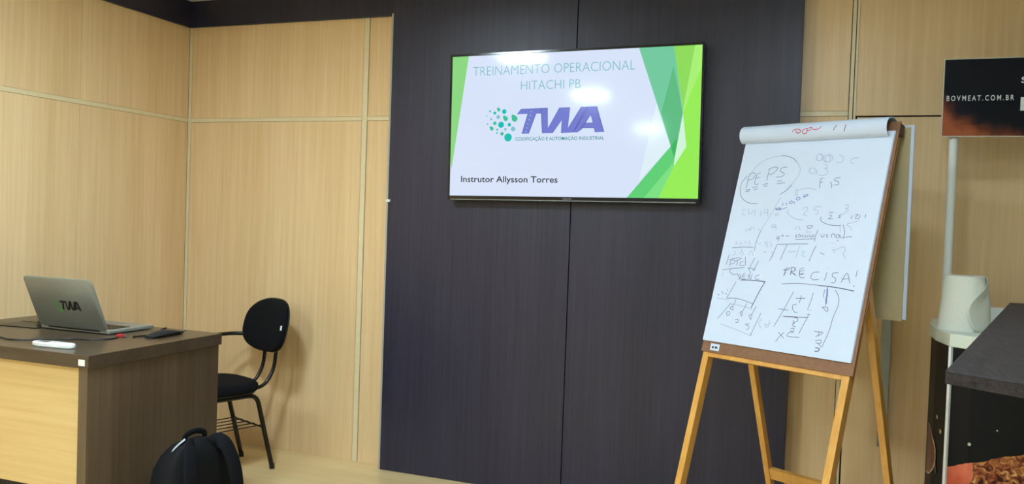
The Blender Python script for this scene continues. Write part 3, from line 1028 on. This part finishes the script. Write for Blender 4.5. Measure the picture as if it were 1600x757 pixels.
# cut face of the ham on the left
cut = nt.nodes.new('ShaderNodeValToRGB')
cut.color_ramp.elements[0].position = 0.3; cut.color_ramp.elements[0].color = srgb(176, 72, 46)
cut.color_ramp.elements[1].position = 0.7; cut.color_ramp.elements[1].color = srgb(222, 118, 88)
nt.links.new(nz.outputs['Fac'], cut.inputs['Fac'])
edge_x = math_n('MULTIPLY_ADD', nz.outputs['Fac'], 0.05, -0.335)
is_cut = math_n('LESS_THAN', sep.outputs['X'], edge_x)
mx1 = nt.nodes.new('ShaderNodeMix'); mx1.data_type = 'RGBA'
nt.links.new(is_cut, mx1.inputs['Factor']); nt.links.new(cr.outputs['Color'], mx1.inputs['A']); nt.links.new(cut.outputs['Color'], mx1.inputs['B'])
# outline of the meat: rises to the right
lim = math_n('MULTIPLY_ADD', sep.outputs['X'], 0.42, 0.675)
lim = math_n('MULTIPLY_ADD', nz.outputs['Fac'], 0.05, lim)
lim = math_n('MINIMUM', lim, 0.68)
top = math_n('LESS_THAN', sep.outputs['Z'], lim)
low = math_n('GREATER_THAN', sep.outputs['Z'], 0.22)
front = math_n('GREATER_THAN', sep.outputs['X'], -0.383)
mask = math_n('MULTIPLY', math_n('MULTIPLY', top, low), front)
# sparks
vs_ = nt.nodes.new('ShaderNodeTexVoronoi'); vs_.inputs['Scale'].default_value = 17
nt.links.new(tc.outputs['Object'], vs_.inputs['Vector'])
spark = math_n('LESS_THAN', vs_.outputs['Distance'], 0.10)
bg = nt.nodes.new('ShaderNodeMix'); bg.data_type = 'RGBA'
bg.inputs['A'].default_value = srgb(5, 8, 14); bg.inputs['B'].default_value = srgb(190, 195, 180)
nt.links.new(math_n('MULTIPLY', spark, front), bg.inputs['Factor'])
mx2 = nt.nodes.new('ShaderNodeMix'); mx2.data_type = 'RGBA'
nt.links.new(mask, mx2.inputs['Factor']); nt.links.new(bg.outputs['Result'], mx2.inputs['A']); nt.links.new(mx1.outputs['Result'], mx2.inputs['B'])
nt.links.new(mx2.outputs['Result'], p.inputs['Base Color'])
wrap = obj('printed_body', prism(off(shrink(LIDP, 0.006)), 0.0, 0.955), m, ctr, label='black body printed with grilled meat')
# white joint line down the front left corner
cx, cy = 3.921 - 4.30, -.724 + .50
obj('corner_strip', box(-0.0055, 0.0055, -0.004, 0.004, 0.0, 0.955, M=Matrix.Translation((cx - .001, cy - .003, 0)) @ Matrix.Rotation(-0.9, 4, 'Z')), M_WHITEPL, ctr, label='white strip down the corner')
# round emblem on the left facet
pa = V((3.921 - 4.30, -.724 + .50, 0)); pb = V((3.895 - 4.30, -.574 + .50, 0)); pc = V((3.892 - 4.30, -.42 + .50, 0))
def facet(s, z, o=0.0018):      # s metres from the corner towards the wall
    L1 = (pb - pa).length
    a, b, q = (pa, pb, s) if s < L1 else (pb, pc, s - L1)
    d = (b - a).normalized(); n = V((-d.y, d.x, 0)); n = n if n.x < 0 else -n
    return a + d * q + n * o + V((0, 0, z))
def arc_poly(r0, r1, a0, a1, n=14):
    A = [(0.27 - r1 * math.cos(t) * 1.0, 0.545 + r1 * .55 * math.sin(t)) for t in [a0 + (a1 - a0) * i / n for i in range(n + 1)]]
    Bq = [(0.27 - r0 * math.cos(t) * 1.0, 0.545 + r0 * .55 * math.sin(t)) for t in [a0 + (a1 - a0) * i / n for i in range(n + 1)]]
    bm = bmesh.new()
    return A, Bq
def ring_bm(r0, r1, a0, a1, o, n=18):
    A, Bq = arc_poly(r0, r1, a0, a1, n)
    bm = bmesh.new()
    va = [bm.verts.new(facet(*q, o)) for q in A]; vb = [bm.verts.new(facet(*q, o)) for q in Bq]
    for i in range(n): bm.faces.new((va[i], va[i + 1], vb[i + 1], vb[i]))
    return bm
ebm = bmesh.new()
for q in range(8):
    A0, A1 = arc_poly(0.021 * q, 0.021 * (q + 1), -1.5, 1.5, 18)
    va = [ebm.verts.new(facet(*w, .0016)) for w in A0]; vb = [ebm.verts.new(facet(*w, .0016)) for w in A1]
    for i in range(18): ebm.faces.new((va[i], va[i + 1], vb[i + 1], vb[i]))
emb = obj('emblem', ebm, mat('emblem_brown', srgb(96, 44, 30), rough=0.4), wrap, label='round brown emblem')
obj('emblem_rim', ring_bm(0.160, 0.170, -1.5, 1.5, .0022), mat('emblem_rim', srgb(196, 170, 150), rough=0.4), wrap)
obj('emblem_banner', flat([[(.10, .575), (.27, .60), (.27, .52), (.085, .49), (.10, .53)]], lambda u, v: facet(u, v, .0028)), mat('banner_grey', srgb(70, 62, 58), rough=0.4), wrap)
for s, z, r in ((.105, .690, .011), (.062, .648, .012)):
    pts = [(s + (r if k % 2 == 0 else r * .42) * 1.3 * math.sin(k * PI / 5), z + (r if k % 2 == 0 else r * .42) * math.cos(k * PI / 5)) for k in range(10)]
    obj('star', flat([pts], lambda u, v: facet(u, v, .0028)), mat('star_gold', srgb(206, 196, 140), rough=0.4), wrap)
# pole and header sign
obj('pole', tube([V((3.952 - 4.30, .22, 1.0)), V((3.952 - 4.30, .22, 1.90))], .016, 16), M_WHITEPL, ctr, smooth=True, label='white round pole')
obj('pole', tube([V((4.70 - 4.30, .22, 1.0)), V((4.70 - 4.30, .22, 1.90))], .016, 16), M_WHITEPL, ctr, smooth=True, label='white round pole')
m, nt, p = nodes('printed_header')
p.inputs['Roughness'].default_value = 0.55
p.inputs['Specular IOR Level'].default_value = 0.2
tc = nt.nodes.new('ShaderNodeTexCoord'); sep = nt.nodes.new('ShaderNodeSeparateXYZ')
nt.links.new(tc.outputs['Object'], sep.inputs[0])
nz = nt.nodes.new('ShaderNodeTexNoise'); nz.inputs['Scale'].default_value = 14; nz.inputs['Detail'].default_value = 6; nz.inputs['Distortion'].default_value = 0.8
nt.links.new(tc.outputs['Object'], nz.inputs['Vector'])
# height of the flames falls away from the lower left corner
hx = math_n('MULTIPLY_ADD', sep.outputs['X'], -0.42, -0.078)
hz = math_n('SUBTRACT', math_n('ADD', hx, math_n('MULTIPLY', nz.outputs['Fac'], 0.10)), math_n('SUBTRACT', sep.outputs['Z'], 1.72))
hl = math_n('MULTIPLY', math_n('MAXIMUM', math_n('SUBTRACT', -0.345, sep.outputs['X']), 0.0), 0.75)
fr = nt.nodes.new('ShaderNodeValToRGB')
els = fr.color_ramp.elements
els[0].position = 0.0; els[0].color = srgb(6, 11, 22)
els[1].position = 0.09; els[1].color = srgb(168, 92, 56)
e = els.new(0.045); e.color = srgb(92, 46, 30)
e = els.new(0.02); e.color = srgb(40, 28, 32)
nt.links.new(math_n('ADD', hz, hl), fr.inputs['Fac'])
nt.links.new(fr.outputs['Color'], p.inputs['Base Color'])
hd_ = obj('header_sign', box(3.906 - 4.30, 4.76 - 4.30, .190, .197, 1.716, 2.008), m, ctr, label='black sign with orange flames and white web address')
M_EDGE = mat('sign_edge', srgb(206, 206, 190), rough=0.4)
bm = bmesh.new()
for a in ((-.397, .463, 1.713, 1.716), (-.397, .463, 2.008, 2.011), (-.397, -.394, 1.716, 2.008), (.46, .463, 1.716, 2.008)):
    box(a[0], a[1], .188, .200, a[2], a[3], bm)
obj('sign_edging', bm, M_EDGE, hd_)
hs = lambda u, v: V((u - 4.30, .1885, v))
M_INKW = mat('white_print', srgb(226, 232, 232), rough=0.4)
obj('web_address', text_bm('BOVMEAT.COM.BR', 3.917, 4.143, 1.850, .020, hs, 0.012, spacing=1.5), M_INKW, hd_)
obj('sign_lettering', text_bm('S', 4.164, 4.180, 1.914, .022, hs, 0.02), M_INKW, hd_)
obj('sign_block', flat([[(4.165, 1.81), (4.24, 1.81), (4.24, 1.86), (4.165, 1.86)]], hs), M_INKW, hd_)

# ------------------------------------------------------------------ paper roll on the counter
pr = thing('paper_roll', 'white cone-shaped paper roll with a loose curled sheet on the counter lid', 'paper roll', (3.975, -0.560, 1.0))
rad = lambda z: 0.082 - (0.082 - 0.065) * (z / 0.192)
rings = []
for z in (0, .004, .06, .12, .17, .190, .192): rings.append([V((rad(z) * math.cos(2 * PI * i / 40), rad(z) * math.sin(2 * PI * i / 40), z)) for i in range(40)])
rings.append([V((.026 * math.cos(2 * PI * i / 40), .026 * math.sin(2 * PI * i / 40), .189)) for i in range(40)])
rings.append([V((.024 * math.cos(2 * PI * i / 40), .024 * math.sin(2 * PI * i / 40), .12)) for i in range(40)])
M_TISSUE = mat('tissue', srgb(228, 232, 222), rough=0.85, noise=0.02, bump=0.3, scale=120)
obj('roll', loft(rings), M_TISSUE, pr, smooth=True)
# loose outer sheet, its free edge curling away from the roll
bm = bmesh.new()
N, K = 26, 14
G = []
for k in range(K + 1):
    z = .192 * k / K
    r_ = []
    t = k / K
    a_free = math.radians(-72 - 42 * math.sin(PI * min(1, t * 1.02)) ** 1.0 + 50 * t)     # free edge sweeps across the front
    for i in range(N + 1):
        s = i / N
        ang = a_free + (math.radians(60) - a_free) * s
        lift = 0.003 + 0.034 * max(0, 1 - s * 3.2) ** 2 * math.sin(PI * t) + 0.012 * math.sin(PI * t) * s
        R_ = rad(z) + lift
        r_.append(bm.verts.new((R_ * math.cos(ang), R_ * math.sin(ang), z + .001)))
    G.append(r_)
for a, b in zip(G, G[1:]):
    for i in range(N): bm.faces.new((a[i], a[i + 1], b[i + 1], b[i]))
o = obj('loose_sheet', bm, M_TISSUE, pr, smooth=True)
sm = o.modifiers.new('thick', 'SOLIDIFY'); sm.thickness = 0.0012

# ------------------------------------------------------------------ table in the right foreground
TP = [(3.684, -2.494), (3.775, -2.560), (4.25, -2.90), (5.0, -2.90), (5.0, -.72), (4.093, -.907), (4.053, -.915)]
tb = thing('tall_table', 'tall table with a charcoal wood-grain top at the right edge', 'table', (4.3, -1.8, 0.0))
offt = [(x - 4.3, y + 1.8) for x, y in TP]
obj('tabletop', prism(offt, 1.109, 1.130), M_TABLE, tb, bevel=0.0015)
obj('leg', box(0.28, 0.31, -0.90, 0.60, 0, 1.109), M_TABLE, tb, bevel=0.001)
obj('leg', box(0.62, 0.65, -0.90, 0.60, 0, 1.109), M_TABLE, tb, bevel=0.001)
